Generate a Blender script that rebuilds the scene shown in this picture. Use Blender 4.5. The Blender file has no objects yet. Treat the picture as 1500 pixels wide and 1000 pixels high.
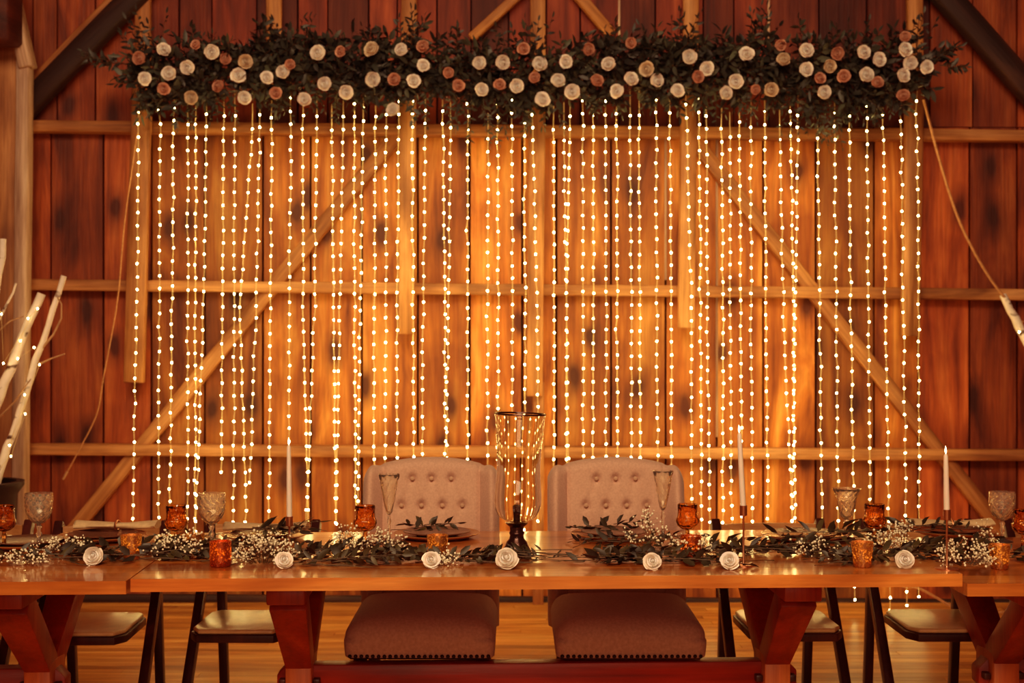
import bpy, bmesh, math, random
from mathutils import Vector, Matrix
R = random.Random(11)
C = bpy.context.scene.collection
F, CZ = 2083.33, 1.45            # focal length in pixels of the 1500 px frame, eye height
def P(px, py, D):                # a point of the photo at distance D
    return Vector(((px-750)/F*D, D, CZ-(py-500)/F*D))
PI = math.pi

# ------------------------------------------------------------------ mesh builder
class MB:
    def __init__(s): s.v=[]; s.f=[]; s.t=[]; s.m=[]
    def add(s, vs, fs, tint=0.5, mi=0, M=None):
        b=len(s.v)
        for v in vs:
            v=Vector(v)
            if M is not None: v=M@v
            s.v.append(v); s.t.append(tint)
        for f in fs:
            s.f.append([b+i for i in f]); s.m.append(mi)
    def box(s, c, d, M=None, tint=0.5, mi=0):
        x,y,z=[k/2 for k in d]; c=Vector(c)
        vs=[c+Vector((i*x,j*y,k*z)) for k in(-1,1) for j in(-1,1) for i in(-1,1)]
        s.add(vs,[(0,2,3,1),(4,5,7,6),(0,1,5,4),(2,6,7,3),(0,4,6,2),(1,3,7,5)],tint,mi,M)
    def bar(s, a, b, w, h, up=(0,0,1), tint=0.5):      # square bar between two points, w sideways, h along up
        a=Vector(a); b=Vector(b); d=(b-a); L=d.length; x=d.normalized()
        u=Vector(up); y=u.cross(x)
        if y.length<1e-4: y=Vector((0,1,0)).cross(x)
        y.normalize(); z=x.cross(y)
        M=Matrix(((x.x,y.x,z.x,a.x),(x.y,y.y,z.y,a.y),(x.z,y.z,z.z,a.z),(0,0,0,1)))
        s.box((L/2,0,0),(L,w,h),M,tint)
    def tube(s, pts, r, n=6, tint=0.5, cap=True):
        pts=[Vector(p) for p in pts]; k=len(pts)
        rs=r if isinstance(r,(list,tuple)) else [r]*k
        vs=[]; ref=Vector((0.31,0.87,0.38))
        for i,p in enumerate(pts):
            t=(pts[min(i+1,k-1)]-pts[max(i-1,0)]).normalized()
            a=t.cross(ref)
            if a.length<1e-3: a=t.cross(Vector((1,0,0)))
            a.normalize(); b=t.cross(a)
            for j in range(n):
                an=2*PI*j/n; vs.append(p+(a*math.cos(an)+b*math.sin(an))*rs[i])
        fs=[]
        for i in range(k-1):
            for j in range(n):
                fs.append((i*n+j,(i+1)*n+j,(i+1)*n+(j+1)%n,i*n+(j+1)%n))
        if cap: fs.append(tuple(range(n))); fs.append(tuple((k-1)*n+j for j in reversed(range(n))))
        s.add(vs,fs,tint)
    def lathe(s, prof, n=32, M=None, flute=0, fa=0.0, tint=0.5, close=False):
        vs=[]; fs=[]
        for (r,z) in prof:
            for j in range(n):
                an=2*PI*j/n; rr=max(r,1e-4)*(1+ (fa*math.cos(flute*an) if flute else 0))
                vs.append((rr*math.cos(an),rr*math.sin(an),z))
        k=len(prof)
        for i in range(k-1 if not close else k):
            i2=(i+1)%k
            for j in range(n): fs.append((i*n+j,i*n+(j+1)%n,i2*n+(j+1)%n,i2*n+j))
        if not close:
            if prof[0][0]>1e-3: fs.append(tuple(reversed(range(n))))
            if prof[-1][0]>1e-3: fs.append(tuple((k-1)*n+j for j in range(n)))
        s.add(vs,fs,tint,0,M)
    def leaf(s, base, d, nrm, L, W, tint=0.5, droop=0.15, fold=0.12):
        d=Vector(d).normalized(); n=Vector(nrm); n=(n-d*n.dot(d))
        if n.length<1e-3: n=d.orthogonal()
        n.normalize(); w=d.cross(n)
        b=Vector(base)
        def p(t,u): return b+d*(L*t)+w*(W*u)+n*(-droop*L*t*t+fold*abs(u)*W*2)
        vs=[p(0,0),p(.3,-.46),p(.3,0),p(.3,.46),p(.68,-.4),p(.7,0),p(.68,.4),p(1,0)]
        s.add(vs,[(0,2,1),(0,3,2),(1,2,5,4),(2,3,6,5),(4,5,7),(5,6,7)],tint)
    def ball(s, c, r, n=6, m=4, sc=(1,1,1), tint=0.5):
        vs=[]; fs=[]; c=Vector(c)
        vs.append(c+Vector((0,0,-r*sc[2])))
        for i in range(1,m):
            a=-PI/2+PI*i/m
            for j in range(n):
                vs.append(c+Vector((r*sc[0]*math.cos(a)*math.cos(2*PI*j/n),r*sc[1]*math.cos(a)*math.sin(2*PI*j/n),r*sc[2]*math.sin(a))))
        vs.append(c+Vector((0,0,r*sc[2])))
        for j in range(n):
            fs.append((0,1+(j+1)%n,1+j)); fs.append((len(vs)-1,1+(m-2)*n+j,1+(m-2)*n+(j+1)%n))
        for i in range(m-2):
            for j in range(n):
                a=1+i*n; fs.append((a+j,a+(j+1)%n,a+n+(j+1)%n,a+n+j))
        s.add(vs,fs,tint)
    def mesh(s, name, mats, angle=38, bevel=0, seg=2):
        me=bpy.data.meshes.new(name)
        me.from_pydata([tuple(v) for v in s.v],[],s.f)
        if bevel:
            bm=bmesh.new(); bm.from_mesh(me)
            bmesh.ops.recalc_face_normals(bm,faces=bm.faces)
            es=[e for e in bm.edges if len(e.link_faces)==2 and e.calc_face_angle(0)>math.radians(40)]
            bmesh.ops.bevel(bm,geom=es,offset=bevel,segments=seg,profile=0.5,affect='EDGES')
            bm.to_mesh(me); bm.free()
        if not isinstance(mats,(list,tuple)): mats=[mats]
        for m in mats: me.materials.append(m)
        if len(mats)>1 and not bevel: me.polygons.foreach_set('material_index',s.m)
        if not bevel:
            at=me.attributes.new('tint','FLOAT','POINT'); at.data.foreach_set('value',s.t)
        me.polygons.foreach_set('use_smooth',[True]*len(me.polygons))
        me.set_sharp_from_angle(angle=math.radians(angle))
        me.update(); return me
    def build(s, name, mats, parent=None, **k):
        o=bpy.data.objects.new(name,s.mesh(name,mats,**k)); C.objects.link(o)
        if parent: o.parent=parent
        return o
def tag(o,label=None,cat=None,group=None,kind=None):
    if label: o['label']=label
    if cat: o['category']=cat
    if group: o['group']=group
    if kind: o['kind']=kind
    return o
def empty(name,loc,label,cat,group=None,rz=0):
    o=bpy.data.objects.new(name,None); C.objects.link(o); o.location=loc; o.rotation_euler=(0,0,rz)
    o.empty_display_size=0.05
    return tag(o,label,cat,group)
def copy_tree(o,parent=None):
    c=o.copy(); C.objects.link(c)
    if parent: c.parent=parent
    for ch in list(o.children): copy_tree(ch,c)
    return c

# ------------------------------------------------------------------ materials
def newmat(name):
    m=bpy.data.materials.new(name); m.use_nodes=True
    nt=m.node_tree; b=nt.nodes['Principled BSDF']
    return m,nt,b
def N(nt,t,**k):
    n=nt.nodes.new(t)
    for a,v in k.items():
        if a in n.inputs.keys(): n.inputs[a].default_value=v
        else: setattr(n,a,v)
    return n
def ramp(nt,stops,fac):
    r=nt.nodes.new('ShaderNodeValToRGB'); e=r.color_ramp.elements
    while len(e)<len(stops): e.new(0.5)
    for i,(p,c) in enumerate(stops): e[i].position=p; e[i].color=(c[0],c[1],c[2],1)
    nt.links.new(fac,r.inputs['Fac']); return r
def mul(nt,a,b,fac=1.0,bt='MULTIPLY'):
    m=nt.nodes.new('ShaderNodeMix'); m.data_type='RGBA'; m.blend_type=bt
    if isinstance(fac,(int,float)): m.inputs[0].default_value=fac
    else: nt.links.new(fac,m.inputs[0])
    for k,x in ((6,a),(7,b)):
        if isinstance(x,tuple): m.inputs[k].default_value=(x[0],x[1],x[2],1)
        else: nt.links.new(x,m.inputs[k])
    return m.outputs[2]
def wood(name,dark,mid,light,axis=0,rough=.55,scale=1.0,knots=0.0,tint=False,coat=0,tint_lo=.55,tint_hi=1.35,streak=.5,bump=.3):
    m,nt,b=newmat(name); L=nt.links.new
    tc=N(nt,'ShaderNodeTexCoord'); oi=N(nt,'ShaderNodeObjectInfo')
    off=N(nt,'ShaderNodeVectorMath',operation='SCALE'); off.inputs[0].default_value=(7.1,3.7,5.3); L(oi.outputs['Random'],off.inputs['Scale'])
    add=N(nt,'ShaderNodeVectorMath',operation='ADD'); L(tc.outputs['Object'],add.inputs[0]); L(off.outputs[0],add.inputs[1])
    vec=add.outputs[0]
    if tint:
        at=N(nt,'ShaderNodeAttribute',attribute_name='tint')
        o2=N(nt,'ShaderNodeVectorMath',operation='SCALE'); o2.inputs[0].default_value=(0.0,31.0,17.0); L(at.outputs['Fac'],o2.inputs['Scale'])
        a2=N(nt,'ShaderNodeVectorMath',operation='ADD'); L(vec,a2.inputs[0]); L(o2.outputs[0],a2.inputs[1]); vec=a2.outputs[0]
    def mapped(along,cross):
        mp=N(nt,'ShaderNodeMapping'); sc=[cross*scale]*3; sc[axis]=along*scale
        mp.inputs['Scale'].default_value=sc; L(vec,mp.inputs['Vector']); return mp.outputs[0]
    n1=N(nt,'ShaderNodeTexNoise',Scale=1.0,Detail=5.0,Roughness=.55,Distortion=1.2); L(mapped(.9,7),n1.inputs['Vector'])
    n2=N(nt,'ShaderNodeTexNoise',Scale=1.0,Detail=4.0,Roughness=.6); L(mapped(3,70),n2.inputs['Vector'])
    c1=ramp(nt,[(.28,dark),(.5,mid),(.72,light)],n1.outputs['Fac'])
    c2=ramp(nt,[(.3,(.55,.5,.45)),(.62,(1.1,1.1,1.1))],n2.outputs['Fac'])
    col=mul(nt,c1.outputs[0],c2.outputs[0],streak)
    if knots:
        vo=N(nt,'ShaderNodeTexVoronoi',Scale=1.0); vo.voronoi_dimensions='2D'
        mp=mapped(1.5,3.0); dn=N(nt,'ShaderNodeTexNoise',Scale=5.0,Detail=2.0); L(vec,dn.inputs['Vector'])
        sp=N(nt,'ShaderNodeSeparateXYZ'); L(mp,sp.inputs[0]); cb=N(nt,'ShaderNodeCombineXYZ')
        if axis==2: L(sp.outputs[0],cb.inputs[0]); L(sp.outputs[2],cb.inputs[1])
        else:
            sm=N(nt,'ShaderNodeMath',operation='ADD'); L(sp.outputs[1],sm.inputs[0]); L(sp.outputs[2],sm.inputs[1])
            L(sp.outputs[0],cb.inputs[0]); L(sm.outputs[0],cb.inputs[1])
        mx=N(nt,'ShaderNodeVectorMath',operation='SCALE'); L(dn.outputs['Color'],mx.inputs[0]); mx.inputs['Scale'].default_value=.16
        ad=N(nt,'ShaderNodeVectorMath',operation='ADD'); L(cb.outputs[0],ad.inputs[0]); L(mx.outputs[0],ad.inputs[1])
        lf=N(nt,'ShaderNodeTexNoise',Scale=2.2,Detail=3.0); L(vec,lf.inputs['Vector'])
        lr=ramp(nt,[(.32,(.62,.52,.46)),(.62,(1.12,1.12,1.12))],lf.outputs['Fac']); col=mul(nt,col,lr.outputs[0],1.0)
        L(ad.outputs[0],vo.inputs['Vector'])
        kr=ramp(nt,[(.06,(1,1,1)),(.13,(.45,.45,.45)),(.24,(0,0,0))],vo.outputs['Distance'])
        km=N(nt,'ShaderNodeMath',operation='MULTIPLY'); L(kr.outputs[0],km.inputs[0]); km.inputs[1].default_value=knots
        col=mul(nt,col,(dark[0]*.45,dark[1]*.4,dark[2]*.4),km.outputs[0],'MIX')
    if tint:
        mr=N(nt,'ShaderNodeMapRange'); mr.inputs[3].default_value=tint_lo; mr.inputs[4].default_value=tint_hi; L(at.outputs['Fac'],mr.inputs[0])
        cc=N(nt,'ShaderNodeCombineColor'); 
        for i in range(3): L(mr.outputs[0],cc.inputs[i])
        col=mul(nt,col,cc.outputs[0],1.0)
    L(col,b.inputs['Base Color']); b.inputs['Roughness'].default_value=rough
    if coat: b.inputs['Coat Weight'].default_value=coat; b.inputs['Coat Roughness'].default_value=.1
    bp=N(nt,'ShaderNodeBump',Strength=bump,Distance=.01); L(n2.outputs['Fac'],bp.inputs['Height']); L(bp.outputs[0],b.inputs['Normal'])
    return m
def plain(name,col,rough=.5,metal=0,noise=0.0,nscale=30,tint=False,bump=0,**k):
    m,nt,b=newmat(name); L=nt.links.new
    tc=N(nt,'ShaderNodeTexCoord'); n=N(nt,'ShaderNodeTexNoise',Scale=float(nscale),Detail=4.0); L(tc.outputs['Object'],n.inputs['Vector'])
    r=ramp(nt,[(.3,tuple(c*(1-noise) for c in col)),(.7,tuple(min(1,c*(1+noise)) for c in col))],n.outputs['Fac']); out=r.outputs[0]
    if tint:
        at=N(nt,'ShaderNodeAttribute',attribute_name='tint')
        r2=ramp(nt,[(0,(.35,.4,.45)),(.5,(1,1,1)),(1,(2.1,1.9,1.5))],at.outputs['Fac']); out=mul(nt,out,r2.outputs[0],1.0)
    L(out,b.inputs['Base Color']); b.inputs['Roughness'].default_value=rough; b.inputs['Metallic'].default_value=metal
    if bump:
        bp=N(nt,'ShaderNodeBump',Strength=bump,Distance=.005); L(n.outputs['Fac'],bp.inputs['Height']); L(bp.outputs[0],b.inputs['Normal'])
    for a,v in k.items(): b.inputs[a.replace('_',' ')].default_value=v
    return m
def emit(name,col,strength):
    m,nt,b=newmat(name)
    tc=N(nt,'ShaderNodeTexCoord'); n=N(nt,'ShaderNodeTexNoise',Scale=3.0); nt.links.new(tc.outputs['Object'],n.inputs['Vector'])
    r=ramp(nt,[(.2,tuple(c*.97 for c in col)),(.8,col)],n.outputs['Fac'])
    nt.links.new(r.outputs[0],b.inputs['Emission Color']); b.inputs['Emission Strength'].default_value=strength
    b.inputs['Base Color'].default_value=(*col,1)
    return m
def glass(name,col,rough=.02,bumpscale=0,bump=.0,trans=1.0,ior=1.45):
    m,nt,b=newmat(name); L=nt.links.new
    b.inputs['Base Color'].default_value=(*col,1); b.inputs['Roughness'].default_value=rough
    b.inputs['Transmission Weight'].default_value=trans; b.inputs['IOR'].default_value=ior
    if bumpscale:
        tc=N(nt,'ShaderNodeTexCoord'); vo=N(nt,'ShaderNodeTexVoronoi',Scale=float(bumpscale)); L(tc.outputs['Object'],vo.inputs['Vector'])
        bp=N(nt,'ShaderNodeBump',Strength=bump,Distance=.01); L(vo.outputs['Distance'],bp.inputs['Height']); L(bp.outputs[0],b.inputs['Normal'])
    return m
def mercury(name,metalcol,glow,thr):
    m,nt,b=newmat(name); L=nt.links.new
    b.inputs['Base Color'].default_value=(*metalcol,1); b.inputs['Metallic'].default_value=.85; b.inputs['Roughness'].default_value=.28
    tc=N(nt,'ShaderNodeTexCoord'); n=N(nt,'ShaderNodeTexNoise',Scale=170.0,Detail=2.0,Roughness=.6); L(tc.outputs['Object'],n.inputs['Vector'])
    r=ramp(nt,[(thr-.05,(0,0,0)),(thr+.08,(1,1,1))],n.outputs['Fac'])
    tr=N(nt,'ShaderNodeBsdfTranslucent'); tr.inputs['Color'].default_value=(*glow,1)
    bp=N(nt,'ShaderNodeBump',Strength=.5,Distance=.004); L(n.outputs['Fac'],bp.inputs['Height']); L(bp.outputs[0],b.inputs['Normal'])
    mx=N(nt,'ShaderNodeMixShader'); L(r.outputs[0],mx.inputs[0]); L(b.outputs[0],mx.inputs[1]); L(tr.outputs[0],mx.inputs[2])
    L(mx.outputs[0],nt.nodes['Material Output'].inputs['Surface'])
    return m

M={}
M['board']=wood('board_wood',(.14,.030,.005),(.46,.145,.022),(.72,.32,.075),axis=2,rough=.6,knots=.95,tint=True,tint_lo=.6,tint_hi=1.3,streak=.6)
M['board_red_shade']=wood('red_shade_board_wood',(.07,.010,.004),(.18,.030,.010),(.33,.075,.025),axis=2,rough=.65,knots=.5,tint=True,tint_lo=.35,tint_hi=1.4)  # upper middle boards: shade above the garland put into the red; also cross beam
M['board_side_dim']=wood('dim_side_board_wood',(.11,.018,.004),(.40,.088,.018),(.58,.17,.045),axis=2,rough=.6,knots=.95,tint=True,tint_lo=.55,tint_hi=1.2,streak=.7)  # outer boards: falloff of the strand light put into the redder colour
M['gap']=plain('gap_dark',(.012,.004,.002),.9)
M['beam']=wood('beam_wood',(.22,.085,.028),(.46,.20,.07),(.62,.31,.13),axis=0,rough=.65,knots=.4,streak=.7)
M['darkbeam']=wood('dark_beam_wood',(.008,.004,.002),(.022,.010,.006),(.07,.03,.015),axis=0,rough=.7)
M['palebeam']=wood('pale_beam_wood',(.30,.17,.11),(.52,.33,.23),(.68,.48,.36),axis=0,rough=.7,streak=.8)
M['floor']=wood('floor_wood',(.25,.085,.02),(.50,.21,.05),(.70,.36,.11),axis=0,rough=.35,tint=True,tint_lo=.7,tint_hi=1.2,scale=1.2,bump=.1)
M['table']=wood('table_wood',(.40,.105,.020),(.60,.205,.045),(.72,.30,.08),axis=0,rough=.3,coat=.8,tint=True,tint_lo=.85,tint_hi=1.15,knots=.35,bump=.06)
M['trestle']=wood('trestle_wood',(.20,.014,.003),(.34,.032,.006),(.48,.075,.014),axis=2,rough=.4,knots=.5,bump=.1)
M['post']=wood('lit_post_wood',(.34,.06,.015),(.54,.14,.035),(.64,.22,.06),axis=2,rough=.4,knots=.6,bump=.1)  # lighter than the struts: light on the upright face put into the colour
M['stretcher']=wood('stretcher_wood',(.20,.010,.003),(.32,.018,.005),(.44,.045,.010),axis=0,rough=.4,knots=.5,bump=.1)
M['mahogany']=wood('mahogany_wood',(.015,.004,.003),(.04,.010,.007),(.085,.024,.016),axis=2,rough=.35,bump=.05)
M['tan_slat']=wood('slat_wood',(.25,.11,.04),(.42,.2,.08),(.55,.28,.12),axis=0,rough=.4)
M['vinyl']=plain('seat_vinyl',(.85,.58,.30),.28,noise=.10,nscale=25,bump=.05,Coat_Weight=.7,Coat_Roughness=.25)
M['fabric']=plain('taupe_fabric',(.52,.305,.225),.9,noise=.10,nscale=140,bump=.2,Sheen_Weight=.15)
M['fabric_seat']=plain('seat_fabric',(.47,.275,.215),.9,noise=.12,nscale=110,bump=.2,Sheen_Weight=.1)
M['button']=plain('button_fabric',(.46,.28,.19),.9,noise=.1)
M['nail']=plain('nail_bronze',(.03,.02,.015),.4,.8)
M['leaf']=plain('leaf_green',(.036,.050,.038),.5,noise=.45,nscale=9,tint=True)
M['leaf2']=plain('runner_leaf_green',(.026,.023,.009),.5,noise=.4,nscale=20,tint=True)
M['stem']=plain('stem_brown',(.07,.045,.02),.7,noise=.3)
M['white_rose']=plain('white_petal',(.90,.79,.72),.6,noise=.06,nscale=30,tint=True,Subsurface_Weight=.1)
M['cream_rose']=plain('cream_petal',(.72,.57,.42),.6,noise=.08,nscale=30,tint=True)
M['blush_rose']=plain('blush_petal',(.62,.34,.24),.6,noise=.12,nscale=30,tint=True)
M['blossom']=plain('gypsophila_white',(.82,.70,.52),.7,noise=.1)
M['wire']=plain('clear_wire',(.85,.62,.30),.3,noise=.1)
M['bulb']=emit('warm_bulb',(1.0,.74,.32),58)
M['flame']=emit('flame_glow',(1.0,.72,.42),9)
M['tealight']=emit('tealight_glow',(1.0,.58,.24),120)
M['wax']=plain('ivory_wax',(.72,.55,.47),.45,noise=.04,nscale=12,Subsurface_Weight=.2)
M['copper']=plain('brushed_copper',(.62,.27,.15),.28,.95,noise=.1)
M['bronze']=plain('dark_bronze',(.06,.028,.022),.22,.7,noise=.25,nscale=25)
M['crystal']=glass('crystal_glass',(1.0,.95,.84),.03,0,.0,trans=.95)
M['clear']=glass('clear_glass',(1.0,.97,.90),.0)
M['amber']=glass('amber_glass',(.96,.55,.18),.04,75,.25)
M['merc_red']=mercury('copper_mercury_glass',(.42,.10,.035),(1,.55,.2),.545)
M['merc_gold']=mercury('gold_mercury_glass',(.50,.24,.10),(1,.74,.36),.535)
M['charger']=plain('charger_gold',(.55,.27,.11),.25,.55,noise=.12,nscale=15)
M['plate']=plain('stoneware_brown',(.16,.075,.045),.2,.1,noise=.2,nscale=20)
M['napkin']=plain('napkin_linen',(.52,.34,.19),.9,noise=.12,nscale=60,bump=.3)
M['birch']=plain('birch_bark',(.80,.63,.53),.75,noise=.12,nscale=14,bump=.3)
def _spots():
    nt=M['birch'].node_tree; L=nt.links.new; b=nt.nodes['Principled BSDF']; src=b.inputs['Base Color'].links[0].from_socket
    tc=N(nt,'ShaderNodeTexCoord'); mp=N(nt,'ShaderNodeMapping'); mp.inputs['Scale'].default_value=(14,14,22); L(tc.outputs['Object'],mp.inputs[0])
    n=N(nt,'ShaderNodeTexNoise',Scale=1.0,Detail=2.0); L(mp.outputs[0],n.inputs['Vector'])
    r=ramp(nt,[(.30,(.10,.05,.03)),(.40,(1,1,1))],n.outputs['Fac']); L(mul(nt,src,r.outputs[0],1.0),b.inputs['Base Color'])
_spots()
M['twig']=plain('pale_twig',(.45,.25,.13),.7,noise=.2)
M['black']=plain('black_metal',(.012,.010,.011),.5,.2)
M['rope']=plain('jute_rope',(.48,.23,.10),.85,noise=.2,nscale=60)

# ------------------------------------------------------------------ the setting
WY=8.0
def seams(lst): return [((x-750)/F*WY) for x in lst]
mb=MB()
low=[-700,-620,-545,-470,-390,-310,-235,-160,-80,0,75,152,222,300,385,455,530,612,688,765,815,895,975,1050,1118,1195,1280,1345,1420,1490,1570,1650,1730,1805,1880,1960,2040,2120,2200]
zs=CZ+(500-187)/F*WY
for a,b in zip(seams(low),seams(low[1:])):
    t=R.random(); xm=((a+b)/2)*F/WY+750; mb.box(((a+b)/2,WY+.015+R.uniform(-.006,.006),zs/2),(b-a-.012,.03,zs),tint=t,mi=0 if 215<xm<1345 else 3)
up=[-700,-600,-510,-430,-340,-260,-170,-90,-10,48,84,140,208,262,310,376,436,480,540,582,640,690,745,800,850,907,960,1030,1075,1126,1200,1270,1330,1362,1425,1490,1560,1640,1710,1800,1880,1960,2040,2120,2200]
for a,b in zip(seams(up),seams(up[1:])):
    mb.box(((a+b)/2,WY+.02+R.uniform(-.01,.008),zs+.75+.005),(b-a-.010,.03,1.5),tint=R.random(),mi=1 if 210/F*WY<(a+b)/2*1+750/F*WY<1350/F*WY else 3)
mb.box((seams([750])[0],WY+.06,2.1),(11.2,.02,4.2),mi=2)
tag(mb.build('wall_back',[M['board'],M['board_red_shade'],M['gap'],M['board_side_dim']]),'rough vertical barn boards, golden behind the lights and toned red for shade above the garland','wall',kind='structure')
mb=MB(); y=-2.2; k=0
while y<WY+.1:
    x=-6.0-R.random()*2
    while x<6.6:
        L=R.uniform(1.4,2.6); mb.box((x+L/2,y+.036,-.012),(L-.002,.0705,.024),tint=R.random()); x+=L
    y+=.072
tag(mb.build('floor',M['floor']),'honey coloured narrow plank floor of the barn','floor',kind='structure')
ntrim=[0]
def trim(a,b,w,h,mat,label,cat,up=(0,0,1)):
    ntrim[0]+=1
    a=Vector(a); b=Vector(b); d=b-a; x=d.normalized(); u=Vector(up); yv=u.cross(x).normalized(); z=x.cross(yv)
    m=MB(); n=max(2,int(d.length/.35)); L=d.length
    vs=[]; fs=[]
    for i in range(n+1):
        t=L*i/n; q=[R.uniform(-1,1)*.05 for _ in range(4)]
        for (sy,sz),qq in zip(((-1,-1),(1,-1),(1,1),(-1,1)),q): vs.append((t,sy*w/2*(1+qq),sz*h/2*(1+qq)))
    for i in range(n):
        for j in range(4): fs.append((i*4+j,i*4+(j+1)%4,(i+1)*4+(j+1)%4,(i+1)*4+j))
    fs.append((3,2,1,0)); fs.append(tuple(n*4+j for j in range(4)))
    m.add(vs,fs)
    o=m.build('trim_%d'%ntrim[0],mat,angle=50,bevel=min(w,h)*.08,seg=1)
    o.matrix_world=Matrix(((x.x,yv.x,z.x,a.x),(x.y,yv.y,z.y,a.y),(x.z,yv.z,z.z,a.z),(0,0,0,1)))
    return tag(o,label,cat,kind='structure')
RY=7.93
FY=(0,-1,0)
for (pa,pb,lb) in (((-350,182),(1830,203),'long horizontal wall rail at the top, under the flower garland'),
                   ((-350,413),(1830,435),'long horizontal wall rail at mid height behind the lights'),
                   ((-350,655),(1830,668),'lowest long horizontal wall rail, just above the chair backs')):
    trim(P(*pa,RY),P(*pb,RY),.062,.10,M['beam'],lb,'wall rail',up=FY)
trim(P(-350,873,RY),P(1830,887,RY),.05,.05,M['darkbeam'],'low sill board along the foot of the barn wall','sill board',up=FY)  # dark wood here draws the shadow line at the wall foot
trim(P(590,188,7.95),P(92,795,7.95),.078,.07,M['beam'],'long diagonal wall brace sloping down to the left','wall brace',up=FY)
trim(P(1018,208,7.95),P(1475,788,7.95),.078,.07,M['beam'],'long diagonal wall brace sloping down to the right','wall brace',up=FY)
for (x0,y0,x1,y1,w,lb) in ((209,120,197,560,.105,'light-strung wall post at the far left end of the curtain'),
                        (598,120,595,489,.085,'hanging wall post left of the hurricane lamp, ending at mid wall'),
                        (787,120,783,580,.090,'central wall post above the hurricane lamp'),
                        (1009,120,1005,480,.088,'hanging wall post above the right tufted chair'),
                        (1339,120,1333,492,.095,'hanging wall post at the far right end of the curtain')):
    trim(P(x0,y0,7.80),P(x1,y1,7.80),w,.06,M['beam'],lb,'wall post',up=FY)
trim(P(789,560,7.86),P(788,885,7.86),.06,.05,M['beam'],'narrow upright strip below the central wall post','wall strip',up=FY)
for (x,lb) in ((210,'left'),(402,'second'),(600,'third'),(788,'fourth'),(1012,'fifth'),(1340,'sixth')):
    trim(P(x,130,7.92),P(x-1,-180,7.92),.085,.05,M['beam'],'upright stud above the garland, %s from the left'%lb,'wall stud',up=FY)
trim(P(30,165,7.86),P(260,-70,7.86),.115,.11,M['darkbeam'],'dark diagonal roof brace in the upper left corner','roof brace',up=FY)
trim(P(24,150,7.90),P(245,-80,7.90),.05,.10,M['beam'],'light upper face of the upper left roof brace','roof brace',up=FY)  # separate strip that makes the brace's upper face lighter
trim(P(1345,-50,7.86),P(1560,190,7.86),.125,.11,M['darkbeam'],'dark diagonal roof brace in the upper right corner','roof brace',up=FY)
trim(P(690,56,7.92),P(830,-72,7.92),.05,.06,M['beam'],'short pale brace rising right above the garland centre','roof brace',up=FY)
trim(P(895,50,7.92),P(780,-85,7.92),.06,.06,M['beam'],'short pale brace rising left above the garland centre','roof brace',up=FY)
for i,(x,y0,y1,lb) in enumerate(((907,-100,60,'above the garland, left one'),(1126,-100,60,'above the garland, right one'),(975,190,410,'between rails, left one'),(1050,190,640,'between rails, right one'))):
    trim(P(x,y0,7.985),P(x,y1,7.985),.012,.014,M['palebeam'],'thin pale strip painted as light in a board seam '+lb,'light gap strip',up=FY)  # pale strips stand in for light showing in the board gaps
# left edge timber
trim(P(27,1000,7.72),P(37,86,7.72),.068,.10,M['palebeam'],'whitewashed timber post at the left edge of the wall','timber post',up=FY)
trim(P(41,100,7.70),P(3,-70,7.70),.072,.10,M['palebeam'],'whitewashed slanting timber at the upper left edge','timber brace',up=FY)
trim(P(2,1000,7.80),P(2,-100,7.80),.20,.06,M['beam'],'broad orange board left of the whitewashed post','wall board',up=FY)
trim(P(-300,10,7.55),P(24,10,7.55),.40,.22,M['board_red_shade'],'dark red cross beam end at the upper left corner','cross beam',up=FY)

# ------------------------------------------------------------------ tables
def make_table(origin,yaw,x0,x1,trx,zt,depth,label):
    root=empty('trestle_table',origin,label,'table','farm tables set end to end',yaw)
    n=7; w=depth/n; m=MB()
    for i in range(n): m.box(((x0+x1)/2,w*(i+.5),zt-.019),(x1-x0,w-.0006,.038),tint=R.random())
    m2=m.build('tabletop',M['table'],root)
    c=depth/2; zz=zt-.038
    for x in trx:
        p=MB(); p.box((x,c,.215),(.085,.175,.43)); p.build('post',M['post'],root,bevel=.006)
        p=MB(); p.box((x,c,.05),(.07,.70,.09)); p.build('foot',M['trestle'],root,bevel=.01)
        p=MB(); p.box((x,c,zz-.028),(.115,.86,.055)); p.build('crossbeam',M['trestle'],root,bevel=.006)
        for sg in (-1,1):
            q=MB(); q.bar((x,c+sg*.01,.395),(x,c+sg*.35,zz-.045),.08,.09,up=(0,sg,1))
            for v in q.v:
                if v.z>.5: v.x=x+(v.x-x)*1.4
            q.build('strut',M['trestle'],root,bevel=.006)
    p=MB()
    a,b=trx[0]-.075,trx[1]+.075
    if True:
        vs=[];ch=.03;z0,z1=.29,.40
        prof=[(a+ch,z0),(b-ch,z0),(b,z0+ch),(b,z1-ch),(b-ch,z1),(a+ch,z1),(a,z1-ch),(a,z0+ch)]
        for yy in (c-.035,c+.035): vs+=[(x,yy,z) for x,z in prof]
        fs=[tuple(range(8)),tuple(reversed(range(8,16)))]+[(i,8+i,8+(i+1)%8,(i+1)%8) for i in range(8)]
        p.add(vs,fs)
    p.build('stretcher',M['stretcher'],root,bevel=.005)
    for x in trx:
        for sx in (-1,1):
            q=MB(); q.box((x+sx*.055,c-.002,.35),(.022,.13,.022)); q.build('peg',M['mahogany'],root,bevel=.003)
    return root
make_table((0.105,4.180,0),math.radians(2.2),-1.215,1.235,(-.775,.775),.76,1.0,'middle trestle table with the hurricane lamp at its centre')
make_table((-1.117,4.115,0),math.radians(2.2),-2.4,0,(-1.95,-.375),.757,1.0,'left trestle table, cut off by the left picture edge')
make_table((1.356,4.235,0),math.radians(1),0,2.4,(.27,1.95),.729,1.0,'right trestle table, slightly lower, cut off by the right edge')
ZT=.76
def T(px,py,z=ZT):
    return P(px,py,(CZ-z)*F/(py-500))
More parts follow.
